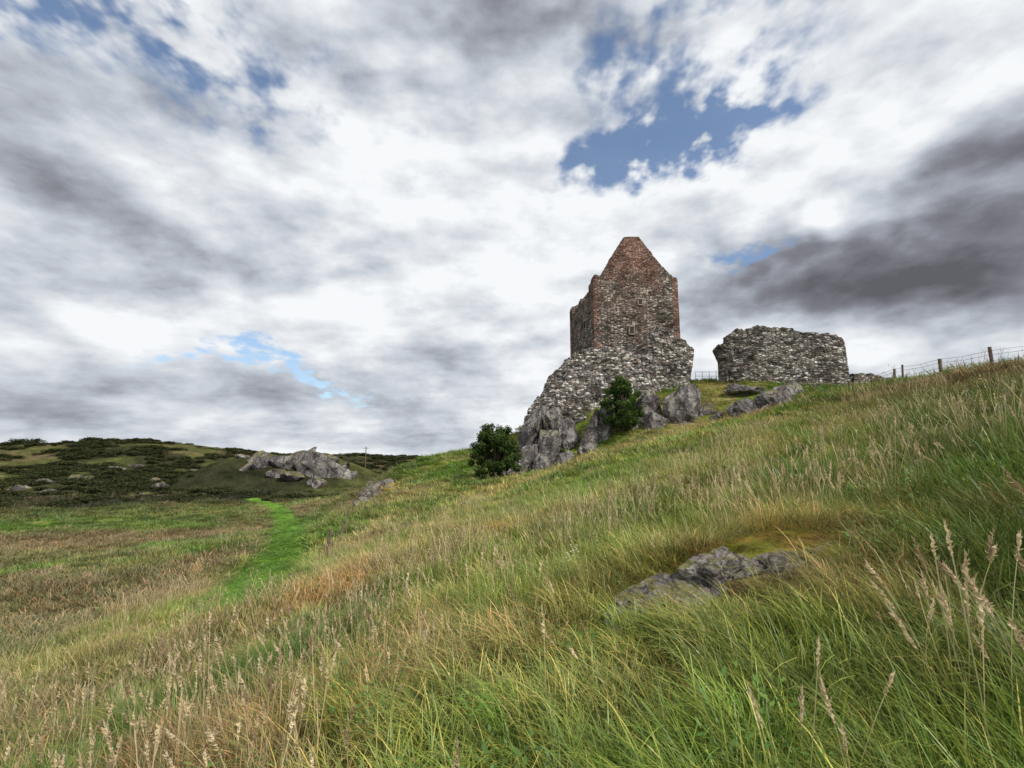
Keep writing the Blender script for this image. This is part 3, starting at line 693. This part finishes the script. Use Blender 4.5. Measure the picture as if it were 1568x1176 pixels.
def noise(vec,scale,detail=8.,rough=.6,dist=0.):
    return nd(nt,'ShaderNodeTexNoise',Vector=vec,Scale=scale,Detail=detail,Roughness=rough,Distortion=dist).outputs[0]
def mapv(v,sc,lo=(0,0,0)):
    m=nd(nt,'ShaderNodeMapping',Vector=v);m.inputs['Scale'].default_value=sc;m.inputs['Location'].default_value=lo;return m.outputs[0]
Dd=mapv(dirv,(1,1,2.1),(2.2,.7,1.3))
Do=nd(nt,'ShaderNodeVectorMath',{'operation':'ADD'},i0=Dd,i1=(0.02,0.,.075)).outputs[0]
nA=noise(Dd,3.4,7.,.55);nB=noise(Do,3.4,4.,.5)
relief=math_(nt,'MULTIPLY',math_(nt,'SUBTRACT',nA,nB),1.3)
nC=noise(mapv(P,(1,1,1),(3.3,1.7,0)),.8,4.,.55);nD=noise(mapv(P,(1,1,1),(7.3,1.2,0)),4.5,4.,.6)
nE=noise(mapv(P,(1.2,.8,1),(1.3,4.2,0)),11.,3.,.55)
def cen(n_,a_): return math_(nt,'MULTIPLY',math_(nt,'SUBTRACT',n_,.5),a_)
br=addall([cen(nC,.7),cen(nA,.75),relief,cen(nD,.34),
 blob(-5,25,30,14,15,.22),blob(8,14,18,12,0,.14),blob(40,34,16,10,20,.12),blob(24,25,12,5,15,.15),
 blob(44,18.5,24,7,6,-.58),blob(27,20.0,10,3.5,0,-.28),blob(0,46,18,5,0,-.30),blob(-48,18,22,12,0,-.12),blob(-30,45,20,10,0,-.10),blob(55,10,14,5,0,-.1),
 blob(-30,5,40,3.5,0,-.04)])
br=math_(nt,'ADD',br,.77)
cloud=ramp(nt,br,[(0.,(.12,.12,.14)),(.25,(.22,.225,.26)),(.48,(.385,.415,.47)),(.70,(.60,.64,.70)),(1.,(.93,.95,.97))])
bl=addall([blob(14,30,10,4.5,15,.9),blob(22,32,12,4,5,.8),blob(20,40,15,10,0,.8),blob(-42,38,27,8.5,-12,.95),blob(-60,34,14,10,0,.8),blob(26,20.2,7,2.0,10,.95),blob(-25,9,16,1.5,0,.8),blob(-8,36,10,4,30,.35)])
bm_=math_(nt,'MULTIPLY',bl,math_(nt,'ADD',addall([cen(nA,-2.0),cen(nD,-2.6),cen(nE,-2.6)]),.86))
mk_=nd(nt,'ShaderNodeMapRange',{'interpolation_type':'SMOOTHSTEP'},Value=bm_);mk_.inputs['From Min'].default_value=.30;mk_.inputs['From Max'].default_value=1.0;mk_.inputs['To Max'].default_value=.95
b1=nd(nt,'ShaderNodeBackground',Color=sky.outputs[0],Strength=.15)
b2=nd(nt,'ShaderNodeBackground',Color=cloud,Strength=1.)
mx=nd(nt,'ShaderNodeMixShader',i0=mk_.outputs[0],i1=b2.outputs[0],i2=b1.outputs[0])
nt.links.new(mx.outputs[0],out.inputs[0])
sl=bpy.data.lights.new('sun','SUN');sl.energy=3.6;sl.angle=math.radians(5);sl.color=(1,.95,.86)
so=bpy.data.objects.new('sun',sl);scene.collection.objects.link(so)
S=Vector((math.sin(SUN_AZ)*math.cos(SUN_EL),math.cos(SUN_AZ)*math.cos(SUN_EL),math.sin(SUN_EL)))
so.rotation_euler=S.to_track_quat('Z','Y').to_euler();so.location=(20,-20,30)
# ------------------------------------------------------------------ camera
cam=bpy.data.cameras.new('camera');cam.lens=18;cam.sensor_width=36;cam.clip_start=.05;cam.clip_end=9000
co=bpy.data.objects.new('camera',cam);scene.collection.objects.link(co)
co.location=(0,0,0);co.rotation_euler=(math.radians(90+8.5),0,0);scene.camera=co
scene.view_settings.view_transform='Standard';scene.view_settings.look='None';scene.view_settings.exposure=0
